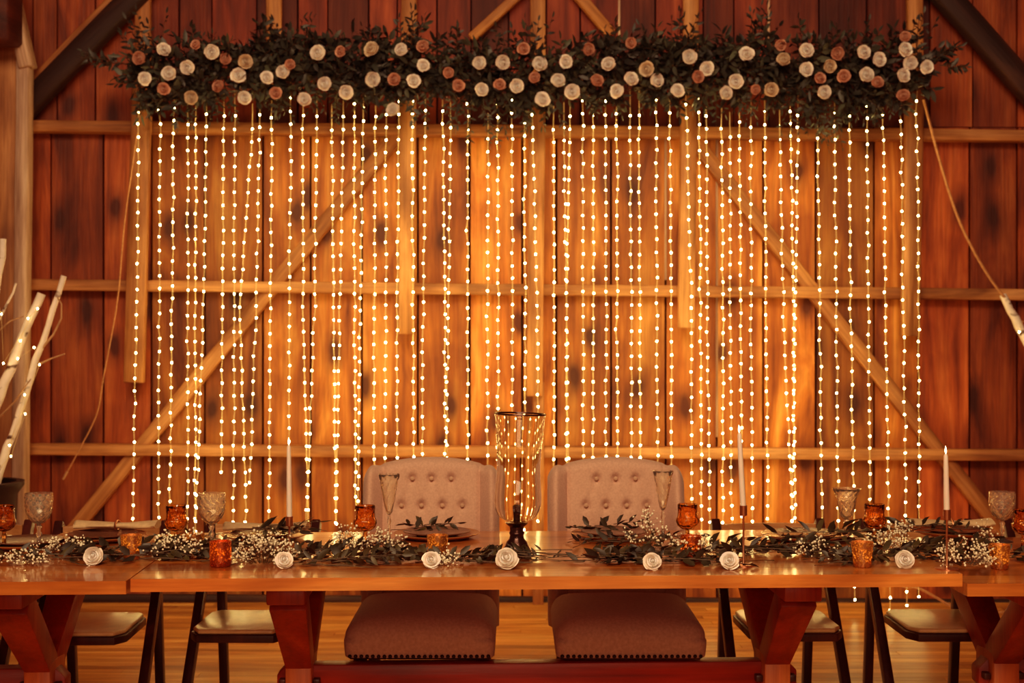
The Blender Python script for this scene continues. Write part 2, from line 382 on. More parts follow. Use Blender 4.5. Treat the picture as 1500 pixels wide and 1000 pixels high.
def Ttop(px,top,h,z=ZT):                # base point of a thing of height h whose top is seen at (px, top)
    D=F*(CZ-z-h)/(top-500); p=P(px,top,D); p.z=z; return p

# ------------------------------------------------------------------ tufted chairs
def make_tufted(loc,label):
    root=empty('tufted_dining_chair',loc,label,'chair','tufted chairs at the middle table')   # origin: floor under seat front
    # seat cushion: y 0..0.56
    bm=bmesh.new(); bmesh.ops.create_cube(bm,size=1)
    bmesh.ops.subdivide_edges(bm,edges=bm.edges[:],cuts=15,use_grid_fill=True)
    W,Dp,H,r=.49,.58,.118,.062
    for v in bm.verts:
        x,y,z=v.co.x*W,v.co.y*Dp,v.co.z*H
        # round the upper edges
        ix=max(abs(x)-(W/2-r),0); iy=max(abs(y)-(Dp/2-r),0); iz=max(z-(H/2-r),0)
        d=math.sqrt(ix*ix+iy*iy+iz*iz)
        if z>H/2-r and d>r:
            kx=r/d; x=math.copysign(min(abs(x),W/2-r)+ix*kx,x); y=math.copysign(min(abs(y),Dp/2-r)+iy*kx,y); z=min(z,H/2-r)+iz*kx
        elif z<=H/2-r:
            d2=math.hypot(ix,iy); rr=.03
            ix=max(abs(x)-(W/2-rr),0); iy=max(abs(y)-(Dp/2-rr),0); d2=math.hypot(ix,iy)
            if d2>rr: x=math.copysign(W/2-rr+ix*rr/d2,x); y=math.copysign(Dp/2-rr+iy*rr/d2,y)
        bulge=1+.018*math.cos(PI*z/H)
        z+= .016*max(0,1-(2*x/W)**2)*max(0,1-(2*y/Dp)**2) if z>0 else 0
        v.co=(x*bulge,y*bulge+Dp/2,z+.418+H/2)
    me=bpy.data.meshes.new('seat'); bm.to_mesh(me); bm.free(); me.materials.append(M['fabric_seat']); me.polygons.foreach_set('use_smooth',[True]*len(me.polygons))
    o=bpy.data.objects.new('seat',me); C.objects.link(o); o.parent=root
    q=MB(); q.box((0,.30,.413),(.46,.54,.014)); q.build('seat_frame',M['mahogany'],root,bevel=.003)
    nm=MB(); nm.ball((0,0,0),.0066,8,5); nme=nm.mesh('nailhead',M['nail'],angle=180)
    for i in range(25):
        o=bpy.data.objects.new('nailhead',nme); C.objects.link(o); o.parent=root; o.location=(-.226+.452*i/24,-.006+.004*abs(i-12)/12,.4235)
    # backrest
    ROW=[(-.072,.935),(.0,.935),(.074,.935),(-.112,.835),(-.037,.835),(.041,.835),(.116,.835),(-.072,.735),(.0,.735),(.074,.735),(-.112,.635),(-.037,.635),(.041,.635),(.116,.635)]
    seg=[]
    for i,a in enumerate(ROW):
        for b in ROW[i+1:]:
            if abs(a[1]-b[1])>.05 and math.hypot(a[0]-b[0],a[1]-b[1])<.13: seg.append((a,b))
    def depth(u,z):
        d=0.0
        for (a,b) in ROW: d+=.020*math.exp(-((u-a)**2+(z-b)**2)/(2*.011**2))
        for (a,b) in seg:
            vx,vz=b[0]-a[0],b[1]-a[1]; t=max(0,min(1,((u-a[0])*vx+(z-a[1])*vz)/(vx*vx+vz*vz)))
            dd=(u-a[0]-t*vx)**2+(z-a[1]-t*vz)**2; d+=.0035*math.exp(-dd/(2*.007**2))
        return d
    def front(u,z):
        au=abs(u); y=0
        wz=.5+.5*min(1,max(0,(1.0-z)/.25))
        if au>.18: t=min(1,(au-.18)/.05); y=-.075*(t*t*(3-2*t))*wz
        if au>.222: y+=.10*((au-.222)/.033)**2*.45
        y+=.012*math.exp(-((au-.180)/.006)**2)
        return y+depth(u,z)
    q=MB(); nu,nv=84,64; zb=.40
    def ztop(u):
        au=abs(u); z=1.012-.028*min(1,(au/.2))**2.2
        if au>.18: z-= .004*math.sin(min(1,(au-.18)/.03)*PI)
        if au>.215: z-=.045*((au-.215)/.04)**2.5
        return z
    us=[-.255+.51*i/nu for i in range(nu+1)]
    vs=[]; fs=[]
    rows=[(j/nv,0) for j in range(nv+1)]+[(1,k/4) for k in range(1,5)]
    for v,c in rows:
        for u in us:
            zt=ztop(u)-.03; z=zb+v*(zt-zb); yf=front(u,z); yb=.085+.015*math.cos(u/.255*PI/2); ym=(yf+yb)/2
            a=c*PI/2
            yy=ym+(yf-ym)*math.cos(a); vs.append((u,yy,z+.03*math.sin(a)))
        for u in reversed(us):
            zt=ztop(u)-.03; z=zb+v*(zt-zb); yf=front(u,z); yb=.085+.015*math.cos(u/.255*PI/2); ym=(yf+yb)/2
            a=c*PI/2; vs.append((u,ym+(yb-ym)*math.cos(a),z+.03*math.sin(a)))
    w=2*(nu+1)
    for j in range(len(rows)-1):
        for i in range(w): fs.append((j*w+i,j*w+(i+1)%w,(j+1)*w+(i+1)%w,(j+1)*w+i))
    fs.append(tuple(reversed(range(w))))
    q.add(vs,fs); bk=q.build('backrest',M['fabric'],root,angle=80)
    bk.location=(0,.66,0); bk.rotation_euler=(0,0,0)
    # lean
    me=bk.data
    for v in me.vertices: v.co.y+=(v.co.z-.5)*.10
    for (a,b) in ROW:
        q=MB(); q.ball((a,.004+(b-.5)*.10,b),.0085,12,8,(1,.55,1)); bo=q.build('button',M['button'],bk)
    for sx in (-1,1):
        q=MB(); q.tube([(sx*.205,.125,.405),(sx*.205,.125,.25),(sx*.205,.125,0)],[.024,.021,.015],10); q.build('leg',M['mahogany'],root)
        q=MB(); q.tube([(sx*.205,.60,.40),(sx*.205,.62,.2),(sx*.205,.66,0)],[.024,.021,.016],10); q.build('leg',M['mahogany'],root)
    return root
make_tufted((-.303,4.64,0),'taupe tufted wingback chair behind the table, left of the hurricane lamp')
make_tufted((.390,4.64,0),'taupe tufted wingback chair behind the table, right of the hurricane lamp')

# ------------------------------------------------------------------ folding chairs
def make_folding(label):
    root=empty('folding_chair',(0,0,0),label,'chair','wooden folding chairs behind the tables')
    for sx in (-1,1):
        q=MB(); q.bar((sx*.200,-.25,0),(sx*.200,.305,.765),.034,.042,up=(0,-1,.7)); q.build('leg',M['mahogany'],root,bevel=.006)
        q=MB(); q.bar((sx*.165,.375,0),(sx*.165,.285,.70),.033,.040,up=(0,-1,0)); q.build('leg',M['mahogany'],root,bevel=.006)
    pr=[(-.165,.12),(-.165,-.17),(-.135,-.225),(.135,-.225),(.165,-.17),(.165,.12),(.14,.16),(-.14,.16)]
    def slab(z0,z1,sc,nm,mt,bv):
        q=MB(); n=len(pr); vs=[(x*sc,y*sc-.03*(1-sc),z) for z in (z0,z1) for x,y in pr]
        q.add(vs,[tuple(reversed(range(n))),tuple(range(n,2*n))]+[(i,(i+1)%n,n+(i+1)%n,n+i) for i in range(n)])
        return q.build(nm,mt,root,bevel=bv,seg=3)
    slab(.412,.440,1.0,'seat_frame',M['mahogany'],.004); slab(.440,.456,.955,'seat_pad',M['vinyl'],.006)
    for z0,h in ((.725,.06),(.60,.05)):
        q=MB(); pts=[]
        for i in range(9):
            t=-1+2*i/8; pts.append((t*.182,-.25+.555*(z0/.765)+.035*(1-t*t),z0))
        for a,b in zip(pts,pts[1:]): q.bar(a,b,.012,h)
        q.build('backrest_slat',M['tan_slat'],root)
    q=MB(); q.tube([(-.19,-.134,.16),(.19,-.134,.16)],.011,8); q.build('stretcher',M['mahogany'],root)
    q=MB(); q.tube([(-.165,.362,.10),(.165,.362,.10)],.011,8); q.build('stretcher',M['mahogany'],root)
    return root
fc=make_folding('x')
chairs=[(-1.50,5.08,.03,'folding chair with tan seat behind the left table, nearest the table joint'),
        (-.95,5.12,-.02,'folding chair with tan seat left of the left tufted chair'),
        (.985,5.14,.03,'folding chair with tan seat right of the right tufted chair'),
        (1.54,5.14,0.0,'folding chair with tan seat under the joint of middle and right tables'),
        (-2.02,5.10,0.05,'folding chair behind the left table, cut off by the left picture edge'),
        (2.08,5.13,-.04,'folding chair behind the right table, cut off by the right picture edge')]
for i,(x,y,r,lb) in enumerate(chairs):
    o=fc if i==0 else copy_tree(fc)
    o.location=(x,y,0); o.rotation_euler=(0,0,r); o['label']=lb

# ------------------------------------------------------------------ roses
def petal(mb,az,r0,h,w,tip,tint,zb=0.0):
    # cupped petal: rises from the heart, bulges to radius r0 and ends at radius r0*tip
    nu,nv=6,6; vs=[]; fs=[]
    for j in range(nv):
        v=j/(nv-1)
        for i in range(nu):
            u=-1+2*i/(nu-1)
            ww=w*(.35+.65*math.sin(PI*(.10+.62*v)))*(1-.25*max(0,v-.75)/.25)
            a=az+u*ww
            rad=r0*(.25+.75*math.sin(min(1,v*1.5)*PI/2)) + (tip-1)*r0*max(0,(v-.55)/.45)**1.5 + .05*u*r0
            z=zb+h*v*(1-.10*u*u)
            vs.append((rad*math.cos(a),rad*math.sin(a),z))
    for j in range(nv-1):
        for i in range(nu-1): fs.append((j*nu+i,j*nu+i+1,(j+1)*nu+i+1,(j+1)*nu+i))
    mb.add(vs,fs,tint)
def rose_mesh(name,mat,seed,op):
    r=random.Random(seed); m=MB()
    for ring,(n,r0,h,w,tip) in enumerate(((2,.13,1.02,2.0,.8),(3,.27,1.0,1.35,.9),(3,.44,.95,1.25,1.0+.05*op),(4,.62,.84,1.0,1.05+.08*op),(5,.80,.64,.82,1.0+.18*op),(5,.82,.40,.8,1.05+.20*op))):
        for i in range(n):
            petal(m,2*PI*(i+r.uniform(-.12,.12))/n+ring*.8,r0*r.uniform(.95,1.05),h+r.uniform(-.05,.05),w,tip,.42+.03*ring+r.uniform(-.05,.05))
    m.lathe([(.0,.1),(.2,.2),(.24,.5),(.14,.86),(.0,.93)],12,tint=.45)
    for k,p in ((.55,.62),):
        m.lathe([(.0,.02),(.5,.10),(.60,.35),(.42,.52),(.1,.6)],14,tint=.35)
    q=max(math.hypot(v.x,v.y) for v in m.v)
    for v in m.v: v.x/=q; v.y/=q; v.z=v.z/q-.45
    return m.mesh(name,mat,angle=180)
RM={k:[rose_mesh('rose',M[k],s,o) for s,o in ((1,.7),(2,1.0),(3,1.3))] for k in ('white_rose','cream_rose','blush_rose')}
def face(dirv,roll,sc):
    z=Vector(dirv).normalized(); x=Vector((0,0,1)).cross(z)
    if x.length<1e-3: x=Vector((1,0,0))
    x.normalize(); y=z.cross(x)
    return (Matrix(((x.x,y.x,z.x),(x.y,y.y,z.y),(x.z,y.z,z.z)))@Matrix.Rotation(roll,3,'Z')).to_4x4()@Matrix.Scale(sc,4)

# ------------------------------------------------------------------ garland over the lights
GY=7.42
garl=empty('floral_garland',P(770,110,GY),'long dark green garland with white and blush roses hung above the lights','garland')
G0=Vector(garl.location)
def gc(px): return 106+7*math.sin(px/95.)+4*math.sin(px/37.)
fol=MB(); st=MB()
def sprig(fol,st,base,d,L,nl,ll,lw,tint,bend=(0,0,-.25),rr=R,sr=.0022,spread=.8):
    d=Vector(d).normalized(); pts=[]; p=Vector(base); n=7; v=d.copy()
    for i in range(n):
        pts.append(p.copy()); v=(v+Vector(bend)*(1.0/n)).normalized(); p=p+v*(L/(n-1))
    st.tube(pts,[sr*(1-.6*i/n) for i in range(n)],4,cap=False)
    for k in range(nl):
        t=.15+.85*k/max(1,nl-1); f=t*(n-1); i=min(int(f),n-2); q=pts[i].lerp(pts[i+1],f-i); ax=(pts[i+1]-pts[i]).normalized()
        side=ax.orthogonal(); side.rotate(Matrix.Rotation(k*2.4+rr.uniform(-.5,.5),3,ax))
        ld=ax*rr.uniform(.4,.9)+side*spread
        if k==nl-1: ld=ax
        nn=side.cross(ax)+Vector((0,-.8,.5))*rr.uniform(.2,1.2)
        s=rr.uniform(.75,1.15)*(1-.35*t)
        fol.leaf(q,ld,nn,ll*s,lw*s,min(1,max(0,tint+rr.uniform(-.22,.22))),droop=rr.uniform(.0,.35))
core=[]
for i in range(60):
    px=185+1175*i/59; core.append(P(px,gc(px),GY+.04)-G0)
st.tube(core,.02,6)
for i in range(900):
    px=R.uniform(203,1345); py=gc(px)+R.uniform(-34,34); b=P(px,py,GY+R.uniform(-.05,.08))-G0
    a=R.uniform(0,2*PI); dz=math.sin(a)*.75; d=(math.cos(a),-R.uniform(.1,.9),dz)
    L=R.uniform(.08,.18)
    sprig(fol,st,b,d,L,R.randint(6,10),R.uniform(.065,.11),R.uniform(.024,.042),R.choice((.3,.45,.55,.8)))
for (px,k,dx,dz,L) in ((178,3,-1,.15,.20),(165,2,-1,.3,.16),(230,6,-.1,1,.26),(215,3,-.4,1,.2),(300,3,.3,1,.18),(415,4,-.2,1,.2),(430,3,.5,.8,.2),(585,5,.4,1,.24),(600,4,-.2,1,.24),(560,3,-.5,.8,.2),(742,4,0,1,.24),(790,4,.1,1,.25),(770,3,-.4,.9,.2),(660,4,.2,1,.18),(880,3,.1,1,.18),(990,5,.2,1,.25),(975,3,-.3,1,.2),(1108,5,0,1,.24),(1095,3,.3,1,.2),(1250,6,.2,1,.24),(1235,3,-.5,.9,.2),(1330,4,.2,1,.24),(1365,4,.9,.5,.16),(1372,3,1,-.1,.12),(1360,3,.8,.8,.18)):
    for j in range(k):
        b=P(px+R.uniform(-14,14),gc(px)-15,GY+R.uniform(-.03,.05))-G0
        sprig(fol,st,b,(dx+R.uniform(-.35,.35),-R.uniform(0,.35),dz+R.uniform(-.1,.1)),L*R.uniform(.8,1.1),R.randint(8,11),.06,.022,.4,bend=(0,0,-.1))
# hanging sprays at the lower edge, strand light put in by a lighter tint
for (px,k,L) in ((210,3,.16),(262,3,.2),(320,4,.2),(380,3,.16),(420,5,.23),(470,3,.18),(500,2,.22),(570,3,.14),(640,4,.22),(670,3,.22),(705,5,.28),(765,4,.20),(800,5,.22),(850,3,.16),(905,4,.18),(950,3,.15),(1010,3,.16),(1065,4,.22),(1090,4,.24),(1140,3,.18),(1180,9,.32),(1195,7,.30),(1230,4,.2),(1265,4,.2),(1300,3,.18)):
    for j in range(k):
        b=P(px+R.uniform(-18,18),gc(px)+22,GY+R.uniform(-.05,.06))-G0
        sprig(fol,st,b,(R.uniform(-.55,.55),-R.uniform(0,.4),-1),L*R.uniform(.75,1.1),R.randint(9,13),.05,.017,.85,bend=(0,0,-.2))
fo=fol.build('foliage',M['leaf'],garl,angle=180); st.build('stem',M['stem'],garl)
w,c,b='white_rose','cream_rose','blush_rose'
ROSES=[(203,85,b),(240,72,w),(212,115,w),(247,107,w),(274,99,w),(240,130,b),(280,143,c),(310,76,w),(286,65,b),(330,86,b),(360,90,c),(349,110,w),(319,126,b),(358,143,w),(391,113,w),
(414,105,w),(425,94,b),(404,136,b),(446,145,w),(465,77,w),(498,75,b),(475,122,w),(507,135,w),(543,71,c),(587,72,w),(619,67,b),(620,95,w),(546,116,w),(577,116,b),(606,118,w),(575,160,w),(657,106,b),(672,125,b),(702,92,w),(706,131,w),(732,123,b),(737,91,w),(757,126,w),
(767,71,b),(791,93,w),(783,113,b),(795,145,w),(818,117,w),(838,134,w),(829,90,w),(863,72,b),(875,117,b),(903,133,w),(891,93,w),(925,115,w),(947,101,c),(963,117,w),(924,63,b),(993,132,w),(1010,83,w),(1023,112,b),(1036,100,w),(1064,136,w),(1078,119,w),(1094,78,w),(1107,131,b),(1130,131,c),
(1144,66,b),(1148,86,c),(1182,73,w),(1182,101,w),(1227,78,b),(1216,97,c),(1236,111,b),(1208,135,w),(1266,76,w),(1289,87,w),(1270,109,w),(1326,53,b),(1327,72,w),(1334,92,w),(1324,110,w),(1358,98,w),(1323,139,b),(1286,120,b),(1202,114,b)]
for i,(px,py,k) in enumerate(ROSES):
    o=bpy.data.objects.new('rose',RM[k][i%3]); C.objects.link(o); o.parent=garl
    sc=R.uniform(.037,.044) if k!=b else R.uniform(.028,.038)
    Mx=face((R.uniform(-.4,.4),-1,R.uniform(-.25,.35)),R.uniform(0,6),sc)
    Mx.translation=P(px,py,GY-.165+R.uniform(-.02,.02))-G0
    o.matrix_local=Mx; o['label']={w:'white rose',c:'cream rose',b:'blush pink rose'}[k]

# ------------------------------------------------------------------ curtain of light strands
q=MB(); q.ball((0,0,0),.0047,8,6,(1,1,1.15)); BULB=q.mesh('bulb',M['bulb'],angle=180)
SY=7.50
S=[(203,145,200,194,770),(235,162,233,232,775),(255,158,252,248,770),(275,183,275,275,772),(287,183,286,286,772),(303,148,298,287,770),(328,170,326,324,700),(344,170,343,342,772),(370,189,351,361,772),(381,168,375,364,700),
(398,172,396,394,772),(426,144,424,423,772),(444,170,444,452,772),(464,170,461,448,772),(486,190,489,492,775),(503,171,498,492,770),(519,152,519,522,772),(532,158,528,524,765),(550,170,548,548,772),
(566,168,565,564,772),(584,149,582,581,772),(604,149,605,607,772),(623,144,620,618,772),(648,144,652,653,772),(660,187,657,653,768),(685,152,685,685,772),(715,203,714,714,772),(729,153,730,728,772),(750,147,751,750,772),(768,180,769,769,772),
(780,168,787,788,772),(811,190,812,811,772),(826,187,830,832,772),(835,170,830,831,772),(854,148,854,855,772),(869,168,869,868,772),(887,148,888,888,772),(903,166,904,905,772),(923,168,925,925,772),(936,168,937,939,772),(961,146,962,964,772),(981,166,983,984,772),
(1005,154,1013,1013,772),(1024,146,1026,1028,772),(1035,170,1036,1040,865),(1057,189,1059,1059,772),(1069,201,1070,1072,772),(1083,180,1085,1086,772),(1100,187,1100,1103,772),(1120,164,1122,1125,772),(1142,185,1147,1161,772),(1158,163,1162,1165,772),(1169,168,1165,1160,772),(1198,202,1201,1204,772),(1222,148,1225,1228,772),(1244,153,1246,1251,886),(1270,155,1272,1275,772),(1294,168,1297,1302,885),(1320,160,1323,1328,880),(1343,129,1346,1346,866)]
posts=[203,598,785,1007,1340]
names=['first','second','third','fourth','fifth','sixth','seventh','eighth','ninth','tenth','eleventh','twelfth','thirteenth','fourteenth','fifteenth','sixteenth','seventeenth','eighteenth','nineteenth','twentieth','twenty-first','twenty-second']
bays={}
for s_ in S:
    bi=sum(1 for p in posts[1:] if s_[0]>p); bays.setdefault(bi,[]).append(s_)
bayname={0:'between the far left and second wall posts',1:'between the second and central wall posts',2:'between the central and fourth wall posts',3:'between the fourth and far right wall posts',4:'on the far right wall post'}
for bi,ls in bays.items():
    for j,(x0,y0,xm,x1,y1) in enumerate(sorted(ls)):
        org=P(x0,y0,SY)
        lb='strand of warm fairy lights %s, %s from left'%(bayname[bi],names[j])
        if bi==4: lb='strand of warm fairy lights hanging on the far right wall post'
        root=empty('light_strand',org,lb,'string lights','warm light strands of the curtain')
        yo=(-.022 if j%2 else .022)+R.uniform(-.004,.004)
        n=int(round((y1-y0)/18.6)); pts=[]
        def X(y):
            t=(y-y0)/(775-y0)
            if y<450: a=(y-y0)/(450-y0); return x0+(xm-x0)*a
            return xm+(x1-xm)*(y-450)/325
        for i in range(-2,n+1):
            y=y0+18.6*i; p=P(X(max(y,y0)),y,SY+yo)-org; 
            if i>=0:
                p+=Vector((R.gauss(0,.0022),R.gauss(0,.004),R.gauss(0,.002)))
                o=bpy.data.objects.new('bulb',BULB); C.objects.link(o); o.parent=root; o.location=p
            pts.append(p)
        q=MB(); q.tube(pts,.0024,5,cap=False); q.build('wire',M['wire'],root)

# ------------------------------------------------------------------ birch branches and cords at the sides
def urn(loc,label):
    q=MB(); q.lathe([(.0,.0),(.17,.0),(.17,.03),(.10,.07),(.06,.14),(.055,.22),(.10,.30),(.17,.42),(.20,.60),(.205,.74),(.235,.78),(.235,.80),(.20,.80),(.19,.70),(.15,.55),(.0,.50)],32)
    o=q.build('urn_planter',M['black']); o.location=loc; return tag(o,label,'planter')
UD=6.6
urn((P(-42,720,UD).x,UD,0),'black urn planter holding birch branches, at the left edge')
def branch(pts,r0,r1,label,name='birch_branch',mat='birch',knots=True):
    pts=[Vector(p) for p in pts]; org=pts[0]
    n=16; pp=[]; rr=[]
    for i in range(n+1):
        t=i/n*(len(pts)-1); k=min(int(t),len(pts)-2); p=pts[k].lerp(pts[k+1],t-k)
        pp.append(p-org+Vector((R.gauss(0,.003),R.gauss(0,.003),0))); rr.append((r0+(r1-r0)*i/n)*R.uniform(.93,1.07))
    root=empty(name,org,label,'branch','pale birch branches')
    q=MB(); q.tube(pp,rr,10); q.build('bark',M[mat],root)
    return root,pp
def twig(root,pts,r):
    q=MB(); q.tube([Vector(p)-Vector(root.location) for p in pts],[r*(1-.5*i/(len(pts)-1)) for i in range(len(pts))],6); q.build('twig',M['twig'],root)
b1,_=branch([P(-58,745,UD-.02),P(0,578,UD),P(60,430,UD+.02)],.026,.021,'thicker pale birch branch rising from the urn, shorter of two leaning right')
b2,_=branch([P(-18,745,UD+.05),P(30,600,UD+.05),P(93,404,UD+.05)],.022,.013,'slender pale birch branch rising tallest from the urn')
twig(b2,[P(60,512,UD+.05),P(78,490,UD+.04),P(90,466,UD+.03),P(90,445,UD+.03),P(84,435,UD+.03)],.006)
twig(b2,[P(58,533,UD+.05),P(75,525,UD+.04),P(95,518,UD+.03)],.006)
b3,_=branch([P(-75,745,UD+.06),P(-25,520,UD+.08),P(24,415,UD+.08)],.012,.005,'thin pale twig branch at the left edge, left of the birch poles')
twig(b3,[P(-20,500,UD+.08),P(15,470,UD+.06),P(35,463,UD+.06)],.005)
twig(b3,[P(-10,620,UD+.06),P(20,590,UD),P(45,555,UD-.05)],.006)
b4,_=branch([P(-40,745,UD-.1),P(-22,560,UD-.08),P(5,350,UD-.06)],.020,.016,'pale birch branch cut off by the left picture edge')
fl=empty('fairy_lights',P(-20,560,UD-.06),'sparse warm fairy lights wound on the left birch branches','string lights')
fpts=[(-15,700),(16,668),(37,606),(36,578),(14,652),(58,534),(50,509),(26,525),(30,499),(41,466),(55,452),(5,532),(2,460),(-10,420)]
q=MB(); wp=[P(x,y,UD-.045)-Vector(fl.location) for x,y in fpts]; q.tube(wp,.0012,4,cap=False); q.build('wire',M['wire'],fl)
for p in wp:
    o=bpy.data.objects.new('bulb',BULB); C.objects.link(o); o.parent=fl; o.location=p; o.scale=(.85,)*3
branch([P(1736,946,6.75),P(1600,690,7.2),P(1500,492,7.6),P(1470,432,7.72)],.034,.020,'pale birch branch leaning against the wall at the right edge')
q=MB(); org=P(1493,486,7.55); root=empty('fairy_light',org,'single warm fairy light on the right birch branch','string lights')
o=bpy.data.objects.new('bulb',BULB); C.objects.link(o); o.parent=root
q.tube([Vector((0,0,0)),P(1498,470,7.6)-org,P(1510,478,7.62)-org],.0012,4); q.build('wire',M['wire'],root)
def cord(name,pts,r,mat,label,plug=False):
    # smooth through the points
    pts=[Vector(p) for p in pts]; org=pts[0]; pp=[]
    for k in range(len(pts)-1):
        p0=pts[max(k-1,0)]; p1=pts[k]; p2=pts[k+1]; p3=pts[min(k+2,len(pts)-1)]
        for i in range(8):
            t=i/8; pp.append(.5*((2*p1)+(p2-p0)*t+(2*p0-5*p1+4*p2-p3)*t*t+(3*p1-p0-3*p2+p3)*t**3)-org)
    pp.append(pts[-1]-org)
    root=empty(name,org,label,'cord')
    q=MB(); q.tube(pp,r,6); q.build('strand',M[mat],root)
    if plug:
        q=MB(); d=(pp[-1]-pp[-2]).normalized(); q.tube([pp[-1]-d*.02,pp[-1]+d*.03],[.008,.006],8); q.build('end_knot',M['twig'],root)
cord('hanging_rope',[P(212,120,7.6),P(196,230,7.6),P(182,330,7.62),P(172,440,7.68),P(152,550,7.75),P(142,605,7.78),P(118,655,7.8),P(96,695,7.82)],.0042,'rope','thin jute cord hanging left of the far left wall post',True)
cord('jute_rope',[P(1353,146,7.6),P(1375,230,7.62),P(1400,310,7.64),P(1425,365,7.66),P(1452,410,7.68),P(1472,436,7.70)],.0075,'rope','jute rope from the garland end down to the right birch branch')
cord('power_cable',[P(1322,858,7.55),P(1345,861,7.6),P(1370,874,7.62),P(1400,890,7.62),P(1440,896,7.6),P(1520,897,7.6)],.008,'rope','pale cord trailing to the floor below the far right strands')

# ------------------------------------------------------------------ tableware
def hurricane():
    p=T(757,812); root=empty('hurricane_lamp',p,'tall clear glass hurricane lamp on dark bronze foot, centre of the table','candle holder')
    q=MB(); q.lathe([(.0,0),(.047,0),(.049,.006),(.044,.018),(.037,.03),(.033,.042),(.024,.052),(.022,.062),(.025,.070),(.022,.078),(.023,.09),(.034,.099),(.038,.104),(.0,.106)],40); q.build('foot',M['bronze'],root)
    tilt=Matrix.Translation((0,0,.104))@Matrix.Rotation(math.radians(1.8),4,'Y')@Matrix.Translation((0,0,-.104))
    out=[(.020,.1065),(.048,.113),(.066,.130),(.076,.155),(.078,.180),(.075,.215),(.071,.260),(.0705,.30),(.073,.35),(.077,.40),(.082,.455)]
    def smooth(pr):
        for _ in range(2):
            o=[pr[0]]
            for a,b in zip(pr,pr[1:]): o+=[(.75*a[0]+.25*b[0],.75*a[1]+.25*b[1]),(.25*a[0]+.75*b[0],.25*a[1]+.75*b[1])]
            pr=o+[pr[-1]]
        return pr
    out=smooth(out); inn=[(max(r-.0035,.001),z+(.0035 if i<3 else 0)) for i,(r,z) in enumerate(out)]
    inn[-1]=(inn[-1][0],out[-1][1])
    q=MB(); q.lathe([(.0002,out[0][1])]+out+inn[::-1]+[(.0002,inn[0][1])],48,M=tilt); q.build('glass_shade',M['clear'],root,angle=60)
    q=MB()
    ring=[(.0822+.0028*math.cos(a),.4555+.0028*math.sin(a)) for a in [2*PI*i/8 for i in range(8)]]
    q.lathe(ring,48,M=tilt,close=True); q.build('rim',M['bronze'],root)
    c=empty('candle_stub',p+Vector((0,0,.112)),'dark candle stub standing inside the glass hurricane lamp','candle')
    q=MB(); q.lathe([(.0,0),(.0105,0),(.012,.02),(.0135,.046),(.009,.050),(.0,.048)],20); q.build('wax',M['bronze'],c)
    q=MB(); q.tube([(0,0,.047),(.001,0,.058)],.0012,5); q.build('wick',M['black'],c)
hurricane()
def cup(prof,th):
    return prof+[(max(r-th,.0006),z) for r,z in reversed(prof)]
# amber goblet : h .143
def solidglass(out,inn): return [(.0003,out[0][1])]+out+inn[::-1]+[(.0003,inn[0][1])]
am_bowl=([(.006,.055),(.020,.060),(.033,.070),(.0385,.082),(.038,.094),(.0335,.102),(.0325,.110),(.033,.143)],[(.003,.062),(.018,.066),(.030,.075),(.035,.084),(.0345,.094),(.030,.102),(.029,.110),(.030,.142)])
am_foot=[(.0,0),(.034,0),(.034,.003),(.014,.010),(.007,.016),(.0065,.035),(.009,.041),(.0065,.047),(.006,.055),(.0,.0555)]
cr_bowl=([(.006,.075),(.018,.080),(.034,.095),(.043,.118),(.046,.145),(.0455,.165),(.046,.180)],[(.002,.083),(.015,.086),(.030,.100),(.039,.120),(.042,.145),(.0425,.165),(.0435,.1795)])
cr_foot=[(.0,0),(.038,0),(.038,.003),(.018,.009),(.008,.014),(.006,.03),(.011,.042),(.006,.054),(.011,.066),(.0065,.075),(.0,.0755)]
fl_bowl=([(.006,.07),(.020,.082),(.029,.11),(.033,.14),(.041,.165),(.049,.180)],[(.002,.078),(.016,.088),(.025,.112),(.029,.14),(.0375,.165),(.0465,.1795)])
ch_bowl=([(.004,.095),(.011,.105),(.019,.14),(.026,.18),(.031,.21),(.036,.235)],[(.002,.102),(.008,.110),(.016,.14),(.0235,.18),(.0285,.21),(.034,.2345)])
ch_foot=[(.0,0),(.032,0),(.032,.003),(.012,.008),(.005,.014),(.004,.06),(.008,.072),(.0045,.085),(.004,.095),(.0,.0955)]
def goblet(name,bowl,foot,mat,flute,fa,cat,group,dia=0.0):
    root=empty(name,(0,0,0),'x',cat,group)
    def fine(pr,k=5): return [(a[0]+(b[0]-a[0])*i/k,a[1]+(b[1]-a[1])*i/k) for a,b in zip(pr,pr[1:]) for i in range(k)]+[pr[-1]]
    n=flute*6; out,inn=fine(bowl[0]),bowl[1]; q=MB(); vs=[]; fs=[]; z0,z1=out[0][1],out[-1][1]
    prof=[(o,1) for o in [(.0003,out[0][1])]+out]+[(o,0) for o in inn[::-1]+[(.0003,inn[0][1])]]
    for (r,z),ou in prof:
        for j in range(n):
            an=2*PI*j/n; k=0
            if ou and z<z1-.004: k=fa*math.cos(flute*an+(PI if dia and int((z-z0)/dia)%2 else 0))*(math.sin(PI*((z-z0)/dia%1)) if dia else 1)
            vs.append((r*(1+k)*math.cos(an),r*(1+k)*math.sin(an),z))
    for i in range(len(prof)-1):
        for j in range(n): fs.append((i*n+j,i*n+(j+1)%n,(i+1)*n+(j+1)%n,(i+1)*n+j))
    q.add(vs,fs); q.build('bowl',M[mat],root,angle=70)
    q=MB(); q.lathe(foot,32); q.build('stem_foot',M[mat],root,angle=60)
    return root
amb=goblet('amber_goblet',am_bowl,am_foot,'amber',12,.030,'goblet','amber glass goblets',.022)
def place(proto,lst,first=[]):
    for (p,lb) in lst:
        o=proto if proto.name not in first else copy_tree(proto); first.append(proto.name)
        o.location=p; o['label']=lb
ZR=.729; ZL=.757
